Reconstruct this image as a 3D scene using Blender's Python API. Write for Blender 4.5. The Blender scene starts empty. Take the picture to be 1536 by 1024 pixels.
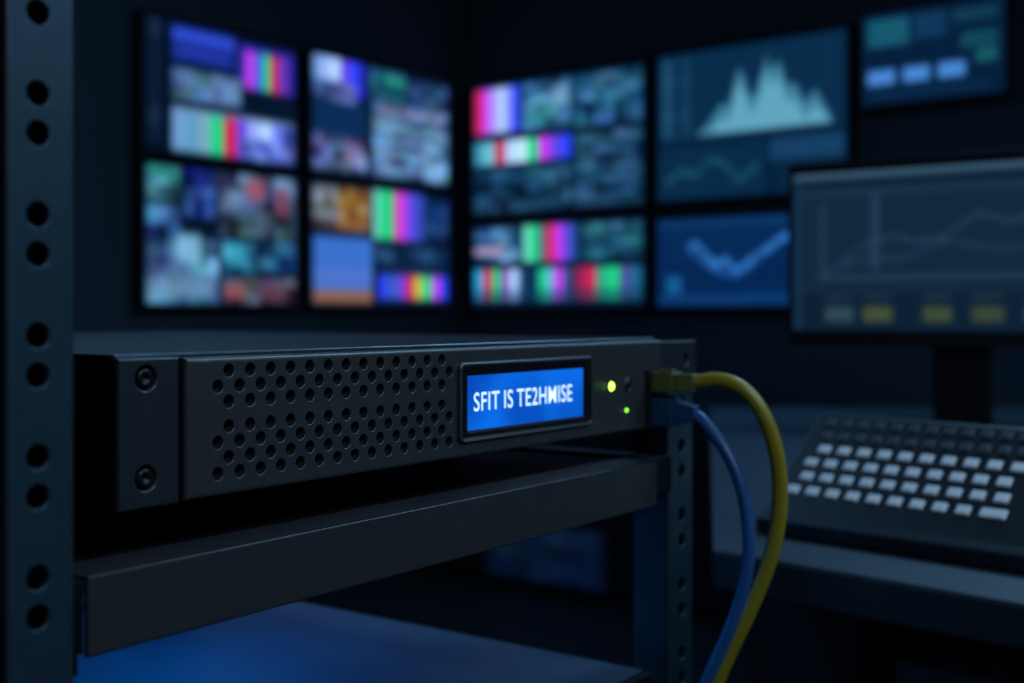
import bpy, bmesh, math, random
import numpy as np
from mathutils import Vector, Matrix
random.seed(4); rng=np.random.default_rng(7)
CZ=0.95
S=bpy.context.scene
S.view_settings.view_transform='Standard'
S.view_settings.look='None'
S.view_settings.exposure=0.0

# ---------------------------------------------------------------- materials
def mat(name,col,rough=.5,metal=0.,emit=None,es=0.,bump=0.,bscale=400.,var=0.,spec=.5,coat=0.):
    m=bpy.data.materials.new(name); m.use_nodes=True
    nt=m.node_tree; b=nt.nodes['Principled BSDF']
    b.inputs['Base Color'].default_value=(*col,1); b.inputs['Roughness'].default_value=rough
    b.inputs['Metallic'].default_value=metal; b.inputs['Specular IOR Level'].default_value=spec
    b.inputs['Coat Weight'].default_value=coat
    if emit: b.inputs['Emission Color'].default_value=(*emit,1); b.inputs['Emission Strength'].default_value=es
    tc=nt.nodes.new('ShaderNodeTexCoord')
    if bump>0:
        n=nt.nodes.new('ShaderNodeTexNoise'); n.inputs['Scale'].default_value=bscale; n.inputs['Detail'].default_value=3
        bp=nt.nodes.new('ShaderNodeBump'); bp.inputs['Strength'].default_value=bump; bp.inputs['Distance'].default_value=.0006
        nt.links.new(tc.outputs['Object'],n.inputs['Vector']); nt.links.new(n.outputs['Fac'],bp.inputs['Height'])
        nt.links.new(bp.outputs['Normal'],b.inputs['Normal'])
    if var>0:
        n2=nt.nodes.new('ShaderNodeTexNoise'); n2.inputs['Scale'].default_value=bscale*.06; n2.inputs['Detail'].default_value=5
        r=nt.nodes.new('ShaderNodeValToRGB')
        r.color_ramp.elements[0].color=(*[c*(1-var) for c in col],1); r.color_ramp.elements[1].color=(*[min(1,c*(1+var)) for c in col],1)
        nt.links.new(tc.outputs['Object'],n2.inputs['Vector']); nt.links.new(n2.outputs['Fac'],r.inputs['Fac'])
        nt.links.new(r.outputs['Color'],b.inputs['Base Color'])
    return m
M_bez=mat('powder_coated_steel',(.07,.078,.088),.36,.6,bump=.3,bscale=1500,var=.15)
M_ear=mat('ear_steel',(.055,.074,.095),.32,.7,bump=.2,bscale=1500,var=.15)
M_post=mat('rack_post_steel',(.026,.066,.10),.40,.55,bump=.2,bscale=900,var=.2)
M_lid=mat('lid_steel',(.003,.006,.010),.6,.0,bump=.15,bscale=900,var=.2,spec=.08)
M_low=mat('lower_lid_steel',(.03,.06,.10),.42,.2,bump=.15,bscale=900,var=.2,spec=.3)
M_black=mat('black_void',(.003,.003,.004),.8)
M_blackpl=mat('black_plastic',(.010,.011,.013),.3)
M_screw=mat('black_screw',(.012,.013,.015),.35,.5)
M_rail=mat('shelf_steel',(.058,.066,.076),.38,.6,bump=.35,bscale=1200,var=.15)
M_yel=mat('yellow_cable_jacket',(.26,.215,.014),.38,bump=.1,bscale=600,var=.1)
M_blu=mat('blue_cable_jacket',(.018,.085,.27),.36,bump=.1,bscale=600,var=.1)
M_yplug=mat('yellow_plug',(.10,.105,.03),.4)
M_bplug=mat('blue_plug',(.010,.045,.14),.35)
M_led=mat('green_led',(.2,.6,.05),.4,emit=(.40,1,.06),es=7)
M_led2=mat('green_led_small',(.2,.6,.05),.4,emit=(.3,1,.05),es=2.4)
M_text=mat('lcd_text',(.8,.9,1),.5,emit=(.62,.85,1),es=1.0)
M_wall=mat('painted_wall',(.034,.060,.090),.75,bump=.2,bscale=60,var=.12,spec=.2)
M_ceil=mat('ceiling_paint',(.028,.055,.09),.8,bump=.2,bscale=60,var=.1)
M_floor=mat('dark_floor',(.008,.014,.022),.5,bump=.1,bscale=40,var=.2,spec=.3)
M_desk=mat('desk_laminate',(.016,.030,.046),.5,bump=.15,bscale=300,var=.15,spec=.35)
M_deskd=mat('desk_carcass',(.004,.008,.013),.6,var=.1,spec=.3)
M_mon=mat('monitor_plastic',(.004,.006,.010),.45,spec=.35)
M_key=mat('keycap_light',(.66,.74,.82),.45,var=.08)
M_keyd=mat('keycap_dark',(.030,.042,.058),.45,var=.08)
M_kb=mat('keyboard_body',(.007,.012,.019),.45,var=.1,spec=.3)
M_lcdfr=mat('lcd_frame',(.005,.0055,.007),.28)

def lcd_mat():
    m=bpy.data.materials.new('lcd_backlight'); m.use_nodes=True; nt=m.node_tree
    b=nt.nodes['Principled BSDF']; b.inputs['Base Color'].default_value=(.002,.01,.05,1); b.inputs['Roughness'].default_value=.3; b.inputs['Specular IOR Level'].default_value=.1
    tc=nt.nodes.new('ShaderNodeTexCoord'); n=nt.nodes.new('ShaderNodeTexNoise'); n.inputs['Scale'].default_value=18; n.inputs['Detail'].default_value=1
    r=nt.nodes.new('ShaderNodeValToRGB'); r.color_ramp.elements[0].position=.3; r.color_ramp.elements[1].position=.72
    r.color_ramp.elements[0].color=(.001,.05,.40,1); r.color_ramp.elements[1].color=(.003,.16,.84,1)
    nt.links.new(tc.outputs['Object'],n.inputs['Vector']); nt.links.new(n.outputs['Fac'],r.inputs['Fac'])
    nt.links.new(r.outputs['Color'],b.inputs['Emission Color']); b.inputs['Emission Strength'].default_value=1.0
    return m
M_lcd=lcd_mat()
def scr_mat(strength):
    m=bpy.data.materials.new('display_panel'); m.use_nodes=True; nt=m.node_tree
    b=nt.nodes['Principled BSDF']; b.inputs['Base Color'].default_value=(.004,.005,.007,1); b.inputs['Roughness'].default_value=.4; b.inputs['Specular IOR Level'].default_value=.2
    a=nt.nodes.new('ShaderNodeAttribute'); a.attribute_name='Col'
    nt.links.new(a.outputs['Color'],b.inputs['Emission Color']); b.inputs['Emission Strength'].default_value=strength
    return m
M_scr=scr_mat(1.0)

# ---------------------------------------------------------------- mesh helpers
class MB:
    def __init__(s): s.bm=bmesh.new(); s.mats=[]
    def mi(s,m):
        if m not in s.mats: s.mats.append(m)
        return s.mats.index(m)
    def face(s,pts,m,smooth=False):
        vs=[s.bm.verts.new(p) for p in pts]
        f=s.bm.faces.new(vs); f.material_index=s.mi(m); f.smooth=smooth; return f
    def box(s,x0,x1,y0,y1,z0,z1,m):
        v=[s.bm.verts.new((x,y,z)) for x in(x0,x1) for y in(y0,y1) for z in(z0,z1)]
        for q in((0,1,3,2),(4,6,7,5),(0,4,5,1),(2,3,7,6),(0,2,6,4),(1,5,7,3)):
            f=s.bm.faces.new([v[i] for i in q]); f.material_index=s.mi(m)
    def hull8(s,b4,t4,m):
        v=[s.bm.verts.new(p) for p in list(b4)+list(t4)]
        for q in((3,2,1,0),(4,5,6,7),(0,1,5,4),(1,2,6,5),(2,3,7,6),(3,0,4,7)):
            f=s.bm.faces.new([v[i] for i in q]); f.material_index=s.mi(m)
    def prism(s,poly,z0,z1,m):
        b=[s.bm.verts.new((x,y,z0)) for x,y in poly]; t=[s.bm.verts.new((x,y,z1)) for x,y in poly]
        n=len(poly)
        f=s.bm.faces.new(list(reversed(b))); f.material_index=s.mi(m)
        f=s.bm.faces.new(t); f.material_index=s.mi(m)
        for i in range(n):
            f=s.bm.faces.new([b[i],b[(i+1)%n],t[(i+1)%n],t[i]]); f.material_index=s.mi(m)
    def discy(s,cx,cz,prof,m,n=28):
        """lathe around y axis: prof list (r,y) from outside to inside"""
        rings=[]
        for r,y in prof:
            if r<1e-7: rings.append([s.bm.verts.new((cx,y,cz))])
            else: rings.append([s.bm.verts.new((cx+r*math.cos(2*math.pi*i/n),y,cz+r*math.sin(2*math.pi*i/n))) for i in range(n)])
        for a,b in zip(rings,rings[1:]):
            for i in range(n):
                j=(i+1)%n
                if len(b)==1: f=s.bm.faces.new([a[i],a[j],b[0]])
                elif len(a)==1: f=s.bm.faces.new([a[0],b[j],b[i]])
                else: f=s.bm.faces.new([a[i],a[j],b[j],b[i]])
                f.material_index=s.mi(m); f.smooth=True
    def cell(s,x0,x1,z0,z1,y,cx,cz,r,b,depth,m,mt,bottom=True,n=24):
        angs=[2*math.pi*i/n for i in range(n)]+[math.atan2(zz-cz,xx-cx)%(2*math.pi) for xx in(x0,x1) for zz in(z0,z1)]
        angs=sorted(angs); A=[angs[0]]
        for a in angs[1:]:
            if a-A[-1]>1e-4: A.append(a)
        out=[];rs=[]
        for a in A:
            dx,dz=math.cos(a),math.sin(a); t=1e9
            if dx>1e-9:t=min(t,(x1-cx)/dx)
            if dx<-1e-9:t=min(t,(x0-cx)/dx)
            if dz>1e-9:t=min(t,(z1-cz)/dz)
            if dz<-1e-9:t=min(t,(z0-cz)/dz)
            out.append(s.bm.verts.new((cx+dx*t,y,cz+dz*t)))
        prof=[(r+b,y),(r+b*.35,y+b*.2),(r,y+b),(r,y+depth)]
        rings=[[s.bm.verts.new((cx+rr*math.cos(a),yy,cz+rr*math.sin(a))) for a in A] for rr,yy in prof]
        n2=len(A)
        for i in range(n2):
            j=(i+1)%n2
            f=s.bm.faces.new([out[i],out[j],rings[0][j],rings[0][i]]); f.material_index=s.mi(m)
            for k in range(3):
                f=s.bm.faces.new([rings[k][i],rings[k][j],rings[k+1][j],rings[k+1][i]]); f.material_index=s.mi(m if k<2 else mt); f.smooth=True
        if bottom:
            f=s.bm.faces.new(rings[3]); f.material_index=s.mi(mt)
    def plate(s,x0,x1,z0,z1,y,rows,r,b,depth,m,mt,rim=.0015,back=.002,bottom=True,me=None):
        """front plate facing -y. rows=[(zc,hh,[xc],hw)]"""
        X0,X1,Z0,Z1=x0+rim,x1-rim,z0+rim,z1-rim
        rows=sorted(rows); cz=Z0
        for zc,hh,xs,hw in rows:
            if zc-hh>cz+1e-6: s.face([(X0,y,cz),(X1,y,cz),(X1,y,zc-hh),(X0,y,zc-hh)],m)
            cx=X0
            for xc in sorted(xs):
                if xc-hw>cx+1e-6: s.face([(cx,y,zc-hh),(xc-hw,y,zc-hh),(xc-hw,y,zc+hh),(cx,y,zc+hh)],m)
                s.cell(xc-hw,xc+hw,zc-hh,zc+hh,y,xc,zc,r,b,depth,m,mt,bottom); cx=xc+hw
            if X1>cx+1e-6: s.face([(cx,y,zc-hh),(X1,y,zc-hh),(X1,y,zc+hh),(cx,y,zc+hh)],m)
            cz=zc+hh
        if Z1>cz+1e-6: s.face([(X0,y,cz),(X1,y,cz),(X1,y,Z1),(X0,y,Z1)],m)
        prof=[(rim*(1-math.sin(t)),rim*(1-math.cos(t))) for t in (0,math.pi/8,math.pi/4,3*math.pi/8,math.pi/2)]+[(0,back)]
        def ring(p):
            i,d=p; return [(x0+i,y+d,z0+i),(x1-i,y+d,z0+i),(x1-i,y+d,z1-i),(x0+i,y+d,z1-i)]
        rg=[[s.bm.verts.new(q) for q in ring(p)] for p in prof]
        for a,bb in zip(rg,rg[1:]):
            for i in range(4):
                j=(i+1)%4
                f=s.bm.faces.new([a[i],a[j],bb[j],bb[i]]); f.material_index=s.mi(me or m)
    def obj(s,name,parent=None,bevel=0.,loc=None,rot=None,seg=2,recalc=False):
        if recalc: bmesh.ops.recalc_face_normals(s.bm,faces=s.bm.faces)
        me=bpy.data.meshes.new(name); s.bm.to_mesh(me); s.bm.free()
        for m in s.mats: me.materials.append(m)
        o=bpy.data.objects.new(name,me); S.collection.objects.link(o)
        if parent: o.parent=parent
        if loc: o.location=loc
        if rot is not None: o.rotation_euler=(0,0,rot)
        if bevel:
            md=o.modifiers.new('b','BEVEL'); md.width=bevel; md.segments=seg; md.limit_method='ANGLE'; md.angle_limit=math.radians(40)
        return o
def empty(name,loc,rz=0.):
    e=bpy.data.objects.new(name,None); e.empty_display_size=.05; S.collection.objects.link(e)
    e.location=loc; e.rotation_euler=(0,0,rz); return e

# ---------------------------------------------------------------- room
W1=Vector((.622,.783)); W2=Vector((.783,-.622)); C=Vector((-.2167,5.0)); CW=C-W2*.058+W1*.058
RA=math.atan2(W2.y,W2.x)
def rp(a,b): p=CW+W2*a-W1*b; return (p.x,p.y)   # a along right wall, b along left wall
A,B=5.6,6.4
def wall(name,p,q,out):
    mb=MB(); p=Vector(p);q=Vector(q); o=Vector(out)*.1
    mb.prism([tuple(p),tuple(q),tuple(q+o),tuple(p+o)],0,2.65,M_wall); return mb.obj(name,recalc=True)
wall('wall_left',rp(0,0),rp(0,B),-W2); wall('wall_right',rp(0,0),rp(A,0),W1)
wall('wall_back',rp(A,0),rp(A,B),W2); wall('wall_front',rp(0,B),rp(A,B),-W1)
mb=MB(); mb.prism([rp(-.1,-.1),rp(A+.1,-.1),rp(A+.1,B+.1),rp(-.1,B+.1)],-.1,0,M_floor); mb.obj('floor',recalc=True)
mb=MB(); mb.prism([rp(-.1,-.1),rp(A+.1,-.1),rp(A+.1,B+.1),rp(-.1,B+.1)],2.65,2.75,M_ceil); mb.obj('ceiling',recalc=True)
for nm,(a0,a1,b0,b1) in {'baseboard_left':(0,.015,0.0,B),'baseboard_right':(.015,A,0,.015)}.items():
    mb=MB(); mb.prism([rp(a0,b0),rp(a1,b0),rp(a1,b1),rp(a0,b1)],0,.09,M_deskd); mb.obj(nm,recalc=True)

# ---------------------------------------------------------------- screen rasters
class Img:
    def __init__(s,w,h,c=(8,18,30)): s.w,s.h=w,h; s.a=np.zeros((h,w,3)); s.a[:]=c
    def r(s,x0,y0,x1,y1,c,al=1.):
        X0,X1=int(round(x0*s.w)),int(round(x1*s.w)); Y0,Y1=int(round(y0*s.h)),int(round(y1*s.h))
        s.a[Y0:Y1,X0:X1]=s.a[Y0:Y1,X0:X1]*(1-al)+np.array(c)*al
    def bars(s,x0,y0,x1,y1,cs):
        n=len(cs)
        for i,c in enumerate(cs): s.r(x0+(x1-x0)*i/n,y0,x0+(x1-x0)*(i+1)/n,y1,c)
    def tile(s,x0,y0,x1,y1,base,amp=45,cell=3):
        X0,X1=int(round(x0*s.w)),int(round(x1*s.w)); Y0,Y1=int(round(y0*s.h)),int(round(y1*s.h))
        hh,ww=Y1-Y0,X1-X0
        if hh<=0 or ww<=0:return
        t=np.zeros((hh,ww,3)); amp=amp*1.4
        for cc,wt in((cell,.6),(cell*2,.7)):
            ch,cw=hh//cc+2,ww//int(cc*1.5)+2
            n=rng.normal(0,1,(ch,cw,1))*amp+rng.normal(0,1,(ch,cw,3))*amp*.22
            t+=wt*np.repeat(np.repeat(n,cc,0),int(cc*1.5),1)[:hh,:ww]
        s.a[Y0:Y1,X0:X1]=np.clip(np.array(base)+t*np.array([.75,1,1.15]),np.array([6,18,30]),255)
    def line(s,pts,c,th=.02,al=1.):
        xs=np.array([p[0] for p in pts])*s.w; ys=np.array([p[1] for p in pts])*s.h
        for X in range(max(0,int(xs[0])),min(s.w,int(xs[-1])+1)):
            y=np.interp(X,xs,ys); a=max(0,int(y-th*s.h/2)); b=max(a+1,int(y+th*s.h/2))
            s.a[a:b,X]=s.a[a:b,X]*(1-al)+np.array(c)*al
    def fill(s,pts,y1,c,al=1.):
        xs=np.array([p[0] for p in pts])*s.w; ys=np.array([p[1] for p in pts])*s.h
        for X in range(int(xs[0]),min(s.w,int(xs[-1])+1)):
            y=int(np.interp(X,xs,ys)); s.a[y:int(y1*s.h),X]=s.a[y:int(y1*s.h),X]*(1-al)+np.array(c)*al
    def blur(s,k=1):
        for _ in range(k):
            p=np.pad(s.a,((1,1),(1,1),(0,0)),'edge')
            s.a=(p[:-2,1:-1]+p[2:,1:-1]+p[1:-1,:-2]+p[1:-1,2:]+2*p[1:-1,1:-1])/6
        return s
def screen(name,img,x0,x1,z0,z1,y,parent,m=None,gain=1.):
    w,h=img.w,img.h; a=np.clip(img.a*gain,0,255)/255.; lin=np.where(a<=.04045,a/12.92,((a+.055)/1.055)**2.4)
    xs=np.linspace(x0,x1,w); zs=np.linspace(z1,z0,h)
    vs=[(float(x),y,float(z)) for z in zs for x in xs]
    fs=[(j*w+i,(j+1)*w+i,(j+1)*w+i+1,j*w+i+1) for j in range(h-1) for i in range(w-1)]
    me=bpy.data.meshes.new(name); me.from_pydata(vs,[],fs)
    ca=me.color_attributes.new('Col','FLOAT_COLOR','POINT')
    col=np.ones((h*w,4),dtype=np.float32); col[:,:3]=lin.reshape(-1,3); ca.data.foreach_set('color',col.ravel())
    me.materials.append(m or M_scr)
    o=bpy.data.objects.new(name,me); S.collection.objects.link(o); o.parent=parent; return o

G=(30,200,120);R=(205,40,80);Mg=(200,60,210);Wt=(175,205,245);Bl=(50,70,225);Pu=(105,70,205);Cy=(50,165,200);Ye=(190,185,70);K=(10,26,44)
def L_TL():
    i=Img(96,60,(8,20,36))
    for k in range(14): i.r(.03,.04+k*.065,.10,.06+k*.065,(44,66,92))
    i.r(.17,.04,.56,.30,(30,50,135)); i.r(.17,.06,.56,.14,(56,80,190)); i.r(.2,.2,.5,.23,(50,60,150)); i.bars(.58,.10,.97,.42,[(60,50,150),Mg,(80,90,200),G,R,(110,60,160),(60,40,150)]); i.r(.58,.06,.97,.12,(40,40,130))
    i.tile(.17,.35,.60,.58,(88,112,150),26,4); i.r(.62,.45,.97,.60,(10,26,44))
    i.r(.17,.64,.97,.97,(110,135,160)); i.bars(.17,.66,.97,.97,[(110,150,185),(95,150,175),(120,160,170),G,R,Pu,(150,165,225),Wt,(110,125,215),(50,70,140)])
    i.tile(.60,.80,.97,.97,(100,120,190),24,3)
    return i
def L_TR():
    i=Img(96,60,(9,26,42))
    i.bars(.02,.02,.38,.34,[(120,155,200),(160,180,235),Wt,Pu,Bl,(40,40,150)]); i.tile(.02,.22,.30,.38,(80,100,140),24,4); i.tile(.40,.04,.66,.30,(36,88,108),22,4); i.r(.5,.06,.66,.16,(40,130,115)); i.tile(.68,.06,.98,.36,(34,58,88),20,4)
    i.tile(.42,.32,.98,.96,(74,108,138),26,4); i.r(.02,.38,.38,.66,(16,46,80)); i.tile(.02,.66,.38,.97,(62,72,100),32,4)
    i.r(.46,.34,.74,.44,(120,110,130),.7); i.r(.76,.34,.95,.42,(140,150,165),.6)
    for k in range(4): i.r(.44+.06*(k%2),.50+k*.12,.96-.08*(k%3),.55+k*.12,(138,172,196),.65)
    i.r(.22,.72,.34,.9,(140,125,160),.7)
    return i
def L_BL():
    i=Img(96,60,(9,25,40)); 
    T=[(.02,.02,.22,.28,(55,92,112)),(.24,.02,.44,.36,(45,66,125)),(.46,.02,.98,.30,(75,88,108)),(.02,.30,.22,.50,(48,72,120)),(.46,.30,.98,.48,(66,84,96)),
       (.02,.52,.46,.98,(74,112,145)),(.48,.52,.70,.76,(44,110,135)),(.72,.50,.98,.74,(30,72,100)),(.48,.78,.98,.98,(78,72,84))]
    for t in T: i.tile(*t,amp=26,cell=4)
    i.r(.64,.05,.76,.20,(160,84,92),.8); i.r(.84,.10,.93,.32,(125,54,72),.8); i.r(.02,.02,.2,.12,(36,120,96),.8); i.r(.20,.48,.34,.68,(130,180,200),.8); i.r(.02,.80,.44,.94,(105,135,155),.7); i.r(.50,.84,.62,.95,(150,84,80),.8); i.r(.74,.84,.90,.95,(110,66,74),.7)
    i.r(.52,.54,.64,.72,(60,150,165),.8)
    return i
def L_BR():
    i=Img(96,60,(9,26,44))
    i.tile(.02,.04,.18,.38,(84,84,88),26,4); i.tile(.18,.04,.40,.38,(150,118,74),24,4); i.bars(.42,.02,.80,.44,[(110,190,170),G,G,(200,80,150),Mg,Pu,(70,80,190),(50,70,150)])
    i.tile(.81,.06,.98,.40,(36,70,110),20,4); i.r(.02,.44,.42,.86,(62,108,180)); i.r(.02,.70,.42,.84,(80,112,180)); i.r(.02,.86,.42,.97,(140,96,70)); i.tile(.44,.48,.98,.62,(22,54,84),14,4)
    i.bars(.46,.70,.98,.94,[Bl,(60,90,170),Pu,R,Ye,G,Mg,Bl]); i.r(.46,.64,.98,.74,(16,38,72),.7)
    return i
def R1T():
    i=Img(110,84,(9,28,46))
    i.bars(.02,.03,.30,.38,[R,Mg,(170,140,230),Wt,(130,140,230),Bl]); i.tile(.32,.03,.60,.38,(64,108,138),24,4); i.tile(.62,.03,.98,.40,(38,80,105),22,4)
    i.tile(.34,.2,.5,.36,(50,120,118),20,4); i.r(.50,.08,.58,.22,(130,165,190),.7)
    i.bars(.02,.44,.60,.62,[(70,150,165),(110,185,190),(190,50,80),Wt,(190,220,230),G,Mg,Pu,Bl]); i.tile(.62,.44,.98,.98,(26,58,80),14,4); i.tile(.02,.65,.60,.98,(30,66,88),16,4)
    for k in range(5): i.r(.64,.48+k*.10,.95,.51+k*.10,(80,120,148),.5)
    return i
def R1B():
    i=Img(110,60,(9,28,46))
    i.tile(.02,.05,.30,.45,(56,90,122),26,4); i.r(.02,.26,.20,.36,(165,140,165)); i.bars(.32,.04,.64,.46,[(110,210,175),G,(80,110,120),R,Mg,Pu,(40,80,140)]); i.tile(.66,.05,.98,.45,(36,86,100),20,4)
    i.bars(.02,.54,.34,.92,[Cy,R,G,(140,80,160),Wt,(36,76,110)]); i.bars(.36,.54,.60,.92,[(20,56,90),G,(90,180,190),Mg,(45,85,130)]); i.bars(.62,.54,.98,.92,[(150,40,80),R,(50,160,120),G,(80,80,140),(36,100,130)])
    i.r(.02,.78,.98,.92,(20,56,80),.45)
    return i
def R2T():
    i=Img(120,96,(10,33,54)); i.r(.02,.02,.98,.60,(15,47,70)); 
    for k in range(9): i.r(.04,.06+k*.06,.10,.085+k*.06,(50,98,120)); i.r(.14,.06+k*.06,.19,.085+k*.06,(40,84,106))
    i.r(.03,.05,.07,.55,(45,90,112),.5)
    mt=[(.24,.56),(.30,.48),(.36,.38),(.40,.40),(.45,.16),(.48,.22),(.51,.36),(.54,.34),(.60,.10),(.62,.22),(.66,.14),(.70,.32),(.74,.30),(.79,.44),(.84,.36),(.92,.56)]
    i.fill(mt,.58,(66,120,138)); i.fill([(x,min(.57,y+.10)) for x,y in mt],.58,(98,155,168)) 
    i.r(.02,.64,.60,.98,(15,46,68)); i.r(.62,.64,.98,.78,(28,64,92)); i.r(.64,.80,.98,.98,(14,42,62))
    i.line([(.05,.88),(.14,.80),(.22,.84),(.30,.74),(.38,.78),(.45,.90),(.55,.80)],(34,80,98),.04)
    return i
def R2B():
    i=Img(120,60,(12,42,78)); i.r(.02,.03,.98,.12,(20,58,96)); i.r(.02,.85,.98,.97,(18,58,98)); i.r(.06,.65,.14,.85,(28,90,135))
    i.line([(.18,.35),(.22,.30),(.28,.45),(.34,.55),(.38,.48),(.44,.62),(.52,.50),(.58,.42),(.66,.3),(.75,.2),(.9,.3)],(56,116,176),.09)
    i.line([(.18,.35),(.25,.5),(.34,.62),(.44,.66),(.52,.56),(.58,.42)],(36,84,142),.06)
    for k in range(5): i.r(.06,.2+k*.12,.95,.21+k*.12,(26,74,116),.5)
    return i
def R3():
    i=Img(90,60,(10,33,56)); i.r(.04,.06,.34,.36,(26,86,100)); i.r(.38,.06,.60,.34,(20,56,82)); i.r(.64,.08,.94,.22,(22,60,76)); i.r(.70,.34,.94,.5,(22,70,82))
    for k,x in enumerate((.05,.30,.54)): i.r(x,.62,x+.19,.78,(74,128,186))
    i.r(.80,.52,.94,.66,(28,86,90)); i.r(.04,.86,.9,.92,(20,48,74))
    return i
def DM():
    i=Img(150,84,(12,31,50)); i.r(0,0,1,.05,(54,84,104)); i.r(.02,.10,.98,.76,(17,39,59)); i.r(0,.06,.03,1,(17,46,72)); i.r(.72,.14,.9,.17,(60,84,104))
    i.r(.03,.12,.98,.15,(28,50,72)); i.line([(.08,.66),(.14,.60),(.20,.48),(.30,.42),(.36,.46),(.44,.44),(.48,.38),(.54,.30),(.62,.36),(.72,.30),(.85,.36),(.98,.42)],(33,60,82),.03)
    i.line([(.08,.66),(.2,.56),(.33,.56),(.45,.46),(.6,.52),(.8,.46),(.98,.50)],(28,54,76),.03); i.r(.238,.16,.258,.62,(38,64,88)); i.r(.08,.66,.95,.68,(38,64,86)); i.r(.085,.2,.10,.66,(34,60,82))
    for k,(x,c) in enumerate(((.10,(46,70,86)),(.215,(66,78,52)),(.385,(60,74,52)),(.52,(56,68,52)),(.66,(46,70,86)),(.8,(56,68,52)))): i.r(x,.84,x+.085,.94,c); i.r(x,.78,x+.08,.80,(52,74,90))
    return i

def display(img,frame,x0,x1,z0,z1,blur=4,gain=1.0,name='wall_monitor'):
    """frame 'L': on left wall, x measured from the corner; 'R': right wall"""
    if frame=='R': e=empty(name,(C.x,C.y,CZ),RA); a,b=x0,x1
    else: e=empty(name,(C.x,C.y,CZ),math.atan2(W1.y,W1.x)); a,b=-x1,-x0
    mb=MB(); w=.016; k=.0565
    mb.box(a-.008,b+.008,-.055+k,-.012+k,z0-.010,z1+.010,M_mon)
    mb.box((a+b)/2-.12,(a+b)/2+.12,-.013+k,.0005+k,(z0+z1)/2-.08,(z0+z1)/2+.08,M_mon)
    for q in((a-.008,b+.008,z1-.004,z1+.010),(a-.008,b+.008,z0-.010,z0+.004),(a-.008,a+.004,z0,z1),(b-.004,b+.008,z0,z1)):
        mb.box(q[0],q[1],-.060+k,-.054+k,q[2],q[3],M_mon)
    mb.obj('housing',e,.002)
    img.a=np.clip((img.a-128)*1.12+134,0,255)*np.array([.97,1.0,1.06])
    screen('panel',img.blur(blur),a+.003,b-.003,z0+.003,z1-.003,-.0565+k,e,gain=gain)
display(L_TL(),'L',.886,1.53,.515,.955); display(L_TR(),'L',.063,.829,.515,.955)
display(L_BL(),'L',.886,1.53,.025,.485); display(L_BR(),'L',.063,.829,.025,.485)
display(R1T(),'R',.066,.906,.400,.935); display(R1B(),'R',.066,.906,.022,.362)
display(R2T(),'R',.955,1.689,.405,.945); display(R2B(),'R',.955,1.689,.022,.345)
display(R3(),'R',1.735,2.191,.672,.97)

# ---------------------------------------------------------------- rack + server
Lx,Ly=-.1519,.549; RZ=math.atan2(.8119,.5837)
rack=empty('equipment_rack',(Lx,Ly,CZ),RZ)
def post(name,x0,x1,y,z0,z1,hx,period,phase,half,r,flange,depth=.04,th=.0022):
    mb=MB(); rows=[]
    hw=min(hx-x0,x1-hx)-.002
    k0=int(math.floor((z0-phase)/period))-1
    for k in range(k0,k0+200):
        for sgn in(-1,1):
            zc=phase+k*period+sgn*half
            if z0+.01<zc<z1-.01: rows.append((zc,half*.85 if half*.85<r+.003 else r+.0018,[hx],min(hw,r+.003)))
    mb.plate(x0,x1,z0,z1,y,rows,r,.0005,.0022,M_post,M_post,rim=.0014,back=th,bottom=False,me=M_ear)
    mb.box(x0,x0+th,y+.0012,y+depth,z0,z1,M_post)
    mb.box(x1-th,x1,y+.0012,y+depth*.35,z0,z1,M_ear)
    mb.box(x0+th,x1-th,y+.012,y+.0135,z0,z1,M_black)
    return mb.obj(name,rack)
ZB=-CZ
post('post_1',-.1130,-.0847,-.044,ZB,.95,-.1001,.0446,-.0155,.00735,.0047,1)
post('post_2',.4665,.5085,-.0000,ZB,-.0215,.4895,.0545,-.1140,.0100,.0055,1,depth=.03)
post('post_3',-.1130,-.0847,.60,ZB,.95,-.1001,.0446,-.0155,.00735,.0047,1)
post('post_4',.4665,.5085,.60,ZB,-.0300,.4895,.0446,-.1140,.00735,.0047,1)
mb=MB()
mb.box(-.113,-.085,-.04,.63,.90,.93,M_post); mb.box(-.113,-.085,-.04,.63,ZB+.001,ZB+.05,M_post); mb.box(.467,.508,.003,.63,ZB+.001,ZB+.05,M_post)
mb.box(-.085,.467,.60,.62,ZB+.001,ZB+.05,M_post); mb.box(-.085,.467,.01,.03,ZB+.001,ZB+.05,M_post); mb.box(-.0847,.467,.61,.63,-.14,-.11,M_post)
mb.obj('frame_members',rack,.001)
mb=MB()
mb.box(-.0625,.4127,-.020,-.017,-.1400,-.1067,M_rail)
mb.box(-.0625,.4127,-.020,.010,-.1092,-.1067,M_rail)
mb.obj('shelf_rail',rack,.0018,seg=3)
mb=MB()
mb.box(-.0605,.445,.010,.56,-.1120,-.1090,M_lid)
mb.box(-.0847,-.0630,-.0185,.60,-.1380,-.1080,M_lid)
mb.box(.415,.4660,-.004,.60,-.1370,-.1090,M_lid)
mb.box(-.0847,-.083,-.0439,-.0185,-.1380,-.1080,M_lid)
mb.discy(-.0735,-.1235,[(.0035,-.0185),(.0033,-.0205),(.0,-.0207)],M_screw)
mb.obj('shelf_deck',rack,.0008)

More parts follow.
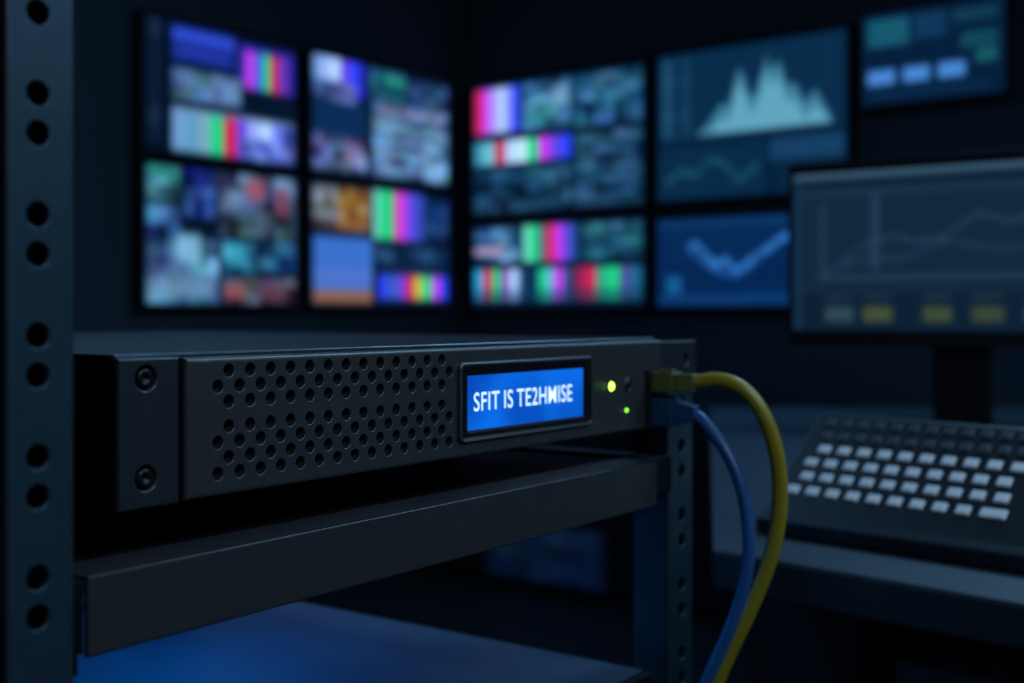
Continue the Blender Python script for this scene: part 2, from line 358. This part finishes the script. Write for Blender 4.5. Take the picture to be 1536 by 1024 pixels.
srv=empty('rack_server',(Lx,Ly,CZ),RZ)
mb=MB()
p=.0133; hh=.00365; rows=[]
for i,z in enumerate((-.0269,-.0342,-.0415,-.0532,-.0605,-.0678,-.0751)):
    off=.0254 if i in(0,2,3,5) else .0188
    n=13 if off>.02 else 14
    rows.append((z,hh,[off+p*k for k in range(n)],p*.45))
mb.plate(0,.449,-.0855,-.0203,-.004,rows,.0031,.0005,.006,M_bez,M_black,rim=.0022,back=.022)
mb.obj('front_bezel',srv)
mb=MB()
mb.plate(-.034,-.0012,-.0865,-.0197,-.0012,[(-.0287,.008,[-.0196],.008),(-.0731,.008,[-.0196],.008)],.0057,.0008,.006,M_ear,M_black,rim=.0013,back=.0035)
for z in(-.0287,-.0731):
    mb.discy(-.0196,z,[(.0044,.004),(.0044,-.0003),(.0036,-.0011),(.0018,-.0011),(.0014,.0006),(0,.0006)],M_screw)
mb.plate(.4500,.5080,-.0500,-.0215,-.0030,[(-.0360,.0075,[.4905],.0075)],.0050,.0008,.005,M_ear,M_black,rim=.001,back=.0029)
mb.obj('mounting_ears',srv)
mb=MB()
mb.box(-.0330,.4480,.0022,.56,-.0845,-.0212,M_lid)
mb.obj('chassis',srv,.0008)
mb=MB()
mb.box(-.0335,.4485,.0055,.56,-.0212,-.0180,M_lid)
mb.box(-.0335,.4485,.0020,.0055,-.0212,-.0180,M_ear); mb.obj('lid',srv,.0010,seg=3)  # front lip in lighter steel, imitating the bright rim on the lid edge
mb=MB()
for x in(.02,.33):
    for y in(.12,.50): mb.box(x,x+.02,y,y+.02,-.1092,-.0843,M_blackpl)
mb.obj('feet',srv,.001)
mb=MB(); x0,x1,z0,z1=.2007,.3471,-.0757,-.0303; a0,a1,c0,c1=.2085,.3375,-.0700,-.0372
def rr(x0,x1,z0,z1,y,r,n=6):
    pts=[]
    for cx,cz,a in((x1-r,z1-r,0),(x0+r,z1-r,90),(x0+r,z0+r,180),(x1-r,z0+r,270)):
        for k in range(n+1):
            t=math.radians(a+90*k/n); pts.append((cx+r*math.cos(t),y,cz+r*math.sin(t)))
    return pts
loops=[(rr(x0-.0012,x1+.0012,z0-.0012,z1+.0012,-.0040,.0035),M_bez),(rr(x0-.0010,x1+.0010,z0-.0010,z1+.0010,-.0058,.0034),M_bez),(rr(x0-.0002,x1+.0002,z0-.0002,z1+.0002,-.0064,.003),M_bez),(rr(x0+.0012,x1-.0012,z0+.0012,z1-.0012,-.0058,.0026),M_bez),
       (rr(x0+.0018,x1-.0018,z0+.0018,z1-.0018,-.0054,.0022),M_lcdfr),
       (rr(a0-.0015,a1+.0015,c0-.0015,c1+.0015,-.0054,.0012),M_lcdfr),(rr(a0,a1,c0,c1,-.0046,.0006),M_lcdfr),(rr(a0,a1,c0,c1,-.0042,.0006),M_lcdfr)]
prev=None
for pts,m in loops:
    vs=[mb.bm.verts.new(q) for q in pts]
    if prev:
        n=len(vs)
        for i in range(n):
            f=mb.bm.faces.new([prev[i],prev[(i+1)%n],vs[(i+1)%n],vs[i]]); f.material_index=mb.mi(m)
    prev=vs
mb.obj('lcd_frame',srv)
mb=MB(); mb.face([(a0,-.0043,c0),(a1,-.0043,c0),(a1,-.0043,c1),(a0,-.0043,c1)],M_lcd); mb.obj('lcd_panel',srv)
tc=bpy.data.curves.new('lcd_text','FONT'); tc.body='SFIT IS TE2HMISE'; tc.size=.0160; tc.offset=.00010; tc.align_x='LEFT'; tc.space_character=1.08; tc.space_word=.7
to=bpy.data.objects.new('lcd_text',tc); S.collection.objects.link(to); to.data.materials.append(M_text)
bpy.context.view_layer.update()
wdt=to.dimensions.x
to.parent=srv; to.location=(.2142,-.0046,-.0587); to.rotation_euler=(math.pi/2,0,0); to.scale=(.1085/wdt,1,1)
mb=MB()
mb.discy(.3745,-.0516,[(.0044,-.0040),(.0042,-.0046),(.0034,-.0048),(.0032,-.0042)],M_blackpl)
mb.discy(.3745,-.0516,[(.0032,-.0042),(.0026,-.0054),(.0014,-.0060),(0,-.0062)],M_led)
mb.discy(.3965,-.0700,[(.0015,-.0040),(.0012,-.0048),(0,-.0050)],M_led2)
mb.discy(.3985,-.0512,[(.0052,-.0040),(.0050,-.0050),(.0044,-.0052),(.0040,-.0046)],M_ear)
mb.discy(.3985,-.0512,[(.0040,-.0046),(.0036,-.0042),(.0032,-.0056),(.0014,-.0058),(0,-.0058)],M_screw)
mb.box(.3979,.3991,-.0061,-.0057,-.0500,-.0482,M_ear)
mb.box(.4240,.4480,-.0062,-.0039,-.0840,-.0420,M_blackpl)
mb.obj('indicators',srv)

def cable(name,pts,r,mcab,mplug,z,hh,col):
    e=empty(name,(Lx,Ly,CZ),RZ)
    mb=MB()
    mb.box(.4285,.4445,-.0240,-.0060,z-hh,z+hh,mplug)
    mb.hull8([(.4300,-.024,z-hh*.85),(.4430,-.024,z-hh*.85),(.4430,-.024,z+hh*.85),(.4300,-.024,z+hh*.85)][::-1],
             [(.4365-r*1.15,-.040,z-r*1.15),(.4365+r*1.15,-.040,z-r*1.15),(.4365+r*1.15,-.040,z+r*1.15),(.4365-r*1.15,-.040,z+r*1.15)][::-1],mplug)
    mb.box(.434,.439,-.022,-.010,z+hh,z+hh+.002,mplug)
    mb.obj('plug',e,.0012,seg=3,recalc=True)
    cu=bpy.data.curves.new('jacket','CURVE'); cu.dimensions='3D'; cu.bevel_depth=r; cu.bevel_resolution=6; cu.resolution_u=16
    sp=cu.splines.new('NURBS'); sp.points.add(len(pts)-1)
    inv=Matrix.Rotation(-RZ,3,'Z')
    for i,q in enumerate(pts):
        v=inv@(Vector(q)-Vector((Lx,Ly,0))); sp.points[i].co=(v.x,v.y,v.z,1)
    sp.order_u=3; sp.use_endpoint_u=True
    cu.materials.append(mcab)
    o=bpy.data.objects.new('jacket',cu); S.collection.objects.link(o); o.parent=e
def loc2w(s,y,z): return (Lx+.5837*s-.8119*y, Ly+.8119*s+.5837*y, z)
cable('network_cable',[loc2w(.4365,-.024,-.051),loc2w(.4365,-.040,-.051),(.150,.874,-.0470),(.1695,.865,-.0545),(.1850,.86,-.0800),(.1935,.86,-.1194),(.1895,.86,-.1640),(.1740,.86,-.2054),(.1540,.86,-.2461),(.1395,.862,-.2819),(.128,.87,-.40),(.16,.84,-.70),(.20,.78,-.940),(.30,.62,-.9435),(.5,.3,-.9435)],.0056,M_yel,M_yplug,-.051,.0075,0)
cable('network_cable',[loc2w(.4365,-.024,-.0735),loc2w(.4365,-.038,-.0735),(.141,.874,-.0800),(.1580,.862,-.1040),(.1680,.856,-.1378),(.1685,.85,-.1800),(.1555,.85,-.2219),(.1379,.85,-.2597),(.1250,.852,-.2928),(.112,.86,-.42),(.13,.80,-.72),(.15,.70,-.940),(.20,.5,-.9445),(.35,.2,-.9445)],.0046,M_blu,M_bplug,-.0735,.0105,1)

lo=empty('rack_server',(Lx,Ly,CZ),RZ)
mb=MB(); mb.box(-.05,.435,.004,.56,-.346,-.268,M_low); mb.obj('chassis',lo,.0015,seg=3)
mb=MB()
rows=[(z,.0045,[.03+.012*k for k in range(30)],.0055) for z in(-.291,-.301,-.311,-.321,-.331)]
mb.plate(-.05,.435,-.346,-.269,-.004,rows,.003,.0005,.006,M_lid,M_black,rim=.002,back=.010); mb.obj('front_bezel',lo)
mb=MB(); mb.plate(-.0840,-.0505,-.346,-.269,-.001,[(-.281,.008,[-.067],.008),(-.333,.008,[-.067],.008)],.005,.0006,.005,M_ear,M_black,rim=.001,back=.004)
mb.obj('mounting_ears',lo)
mb=MB()
mb.box(.415,.4660,.004,.60,-.368,-.348,M_lid); mb.box(-.0847,-.05,.004,.60,-.368,-.348,M_lid)
mb.obj('support_rails',rack,.001)

# ---------------------------------------------------------------- desk, monitor, keyboard
mb=MB()
mb.prism([(.170,1.02),(.80,.36),(1.5,.55),(1.95,1.9),(1.5,2.6),(.42,2.55)],CZ-.235,CZ-.200,M_desk)
o=mb.obj('operator_desk_top',bevel=.004); 
desk=empty('operator_desk',(0,0,0)); o.name='desktop'; o.parent=desk
mb=MB()
mb.prism([(.36,1.25),(.40,1.25),(.52,2.45),(.48,2.45)],0,CZ-.234,M_deskd)
mb.prism([(.95,.60),(1.40,.70),(1.5,1.15),(1.05,1.05)],.001,CZ-.234,M_deskd)
mb.prism([(.52,2.42),(1.42,2.48),(1.42,2.52),(.52,2.46)],.25,CZ-.234,M_deskd)
mb.prism([(1.40,1.9),(1.80,1.9),(1.5,2.45),(1.38,2.45)],.001,CZ-.234,M_deskd)
mb.obj('pedestals',desk,recalc=True)

dm=empty('computer_monitor',(.507,2.2,CZ),math.atan2(-.559,.829))
mb=MB()
mb.box(0,.62,0,.022,-.057,.272,M_mon)
for q in((0,.62,.252,.272),(0,.62,-.057,-.030),(0,.011,-.03,.252),(.609,.62,-.03,.252)): mb.box(q[0],q[1],-.004,.001,q[2],q[3],M_mon)
mb.box(.17,.45,.02,.05,.02,.2,M_mon)
mb.box(.25,.345,.03,.055,-.195,.06,M_mon)
mb.obj('housing',dm,.002)
mb=MB(); n=40
mb.prism([(.2975+.14*math.cos(2*math.pi*i/n),.05+.10*math.sin(2*math.pi*i/n)) for i in range(n)],-.1995,-.190,M_mon); mb.obj('stand_base',dm,.002)
screen('panel',DM().blur(3),.011,.609,-.030,.252,-.0015,dm)

kb=empty('computer_keyboard',(.2457,1.10,CZ),math.atan2(-.724,.69))
ang=math.radians(40); cs,sn=math.cos(ang),math.sin(ang)
def kpt(x,v,h):
    return (x, v*cs-h*sn, -.172+v*sn+h*cs)
mb=MB()
x0,x1=-.012,.46
prof=[(-.022,-.1995),(-.022,-.186),(-.012,-.180),(.085,-.098),(.098,-.098),(.102,-.11),(.102,-.1995)]
n=len(prof); va=[mb.bm.verts.new((x0,y,z)) for y,z in prof]; vb=[mb.bm.verts.new((x1,y,z)) for y,z in prof]
mb.bm.faces.new(va).material_index=mb.mi(M_kb); mb.bm.faces.new(vb[::-1]).material_index=0
for i in range(n): mb.bm.faces.new([va[i],vb[i],vb[(i+1)%n],va[(i+1)%n]]).material_index=0
mb.obj('body',kb,.003,recalc=True,seg=3)
mb=MB(); pr=.0176
for r in range(6):
    v=.008+r*pr; off=[.0,.006,.002,.008,.004,.0][r]; px=.0203 if r<4 else .0170
    ncol=(10 if r<4 else 12)
    for c in range(ncol+ (7 if r<5 else 6)):
        gap=0 if c<ncol else .022
        xa=off+c*px+gap; w=px*.72; 
        if xa+w>.445: continue
        m=M_key if (r<4 and c<ncol) else M_keyd
        if r==0 and c==ncol-1: w=px*1.2
        if r==0 and c==ncol: continue
        h=.0035; i=.0016
        mb.hull8([kpt(xa,v,-.003),kpt(xa+w,v,-.003),kpt(xa+w,v+pr*.72,-.003),kpt(xa,v+pr*.72,-.003)],
                 [kpt(xa+i,v+i,h),kpt(xa+w-i,v+i,h),kpt(xa+w-i,v+pr*.72-i,h),kpt(xa+i,v+pr*.72-i,h)],m)
mb.obj('keycaps',kb,.0012,recalc=True)

cab=empty('equipment_cabinet',(C.x,C.y,CZ),RA)
mb=MB(); mb.box(.35,3.0,-.56,-.03,ZB+.001,-.32,M_deskd); mb.box(.33,3.02,-.58,-.02,-.32,-.29,M_desk)
for k in range(4): mb.box(.37+.655*k,.37+.655*k+.64,-.575,-.56,ZB+.06,-.34,M_deskd)
mb.obj('carcass',cab,.004)
im=Img(60,40,(4,16,42)); im.tile(.08,.08,.92,.92,(8,30,66),8,6)
screen('reflection_panel',im.blur(8),.62,1.12,-.90,-.70,-.5775,cab,gain=.7)  # added glowing panel standing in for faint reflections of the screens

# ---------------------------------------------------------------- lights
def area(name,loc,target,sx,sy,pw,col):
    l=bpy.data.lights.new(name,'AREA'); l.shape='RECTANGLE'; l.size=sx; l.size_y=sy; l.energy=pw; l.color=col
    o=bpy.data.objects.new(name,l); S.collection.objects.link(o); o.location=loc
    d=Vector(target)-Vector(loc); o.rotation_euler=d.to_track_quat('-Z','Y').to_euler(); return o
area('added_key_light',(.70,-.20,1.75),(-.05,.66,.90),.30,.30,6.5,(.62,.82,1))  # added key light aimed at the server front, without a fixture
area('added_accent_light',(-.9,2.6,2.6),(0,.8,.9),.9,.5,18,(.24,.56,1))  # added blue light from behind, rims the top edges
area('added_accent_light',(1.2,2.4,2.55),(.1,.8,.9),.5,.5,20,(.28,.62,1))  # added light from back right, brightens the post edges
area('added_accent_light',(1.9,.9,2.3),(0,.75,.92),.5,.5,11,(.45,.74,1))  # added light giving the server face a broad sheen
area('keyboard_fill_light',(.75,.95,1.75),(.42,.98,.80),.25,.25,1.7,(.62,.82,1))  # added fill above the keyboard, no lamp on the desk
l=bpy.data.lights.new('added_shelf_glow','AREA'); l.shape='RECTANGLE'; l.size=.14; l.size_y=.14; l.energy=.62; l.color=(.015,.34,1)  # added blue light under the shelf, makes the glow on the lower unit
o=bpy.data.objects.new('added_shelf_glow',l); S.collection.objects.link(o); o.parent=srv; o.location=(.23,.28,-.115)
w=bpy.data.worlds.new('World'); S.world=w; w.use_nodes=True
w.node_tree.nodes['Background'].inputs[0].default_value=(.02,.05,.1,1); w.node_tree.nodes['Background'].inputs[1].default_value=.1

# ---------------------------------------------------------------- camera
cd=bpy.data.cameras.new('camera'); cam=bpy.data.objects.new('camera',cd); S.collection.objects.link(cam)
cam.location=(0,0,CZ); cam.rotation_euler=(math.pi/2,0,0)
cd.sensor_width=36; cd.lens=1800/1536*36; cd.shift_y=-42/1536; cd.clip_start=.02
cd.dof.use_dof=True; cd.dof.focus_distance=.63; cd.dof.aperture_fstop=5.3
S.camera=cam
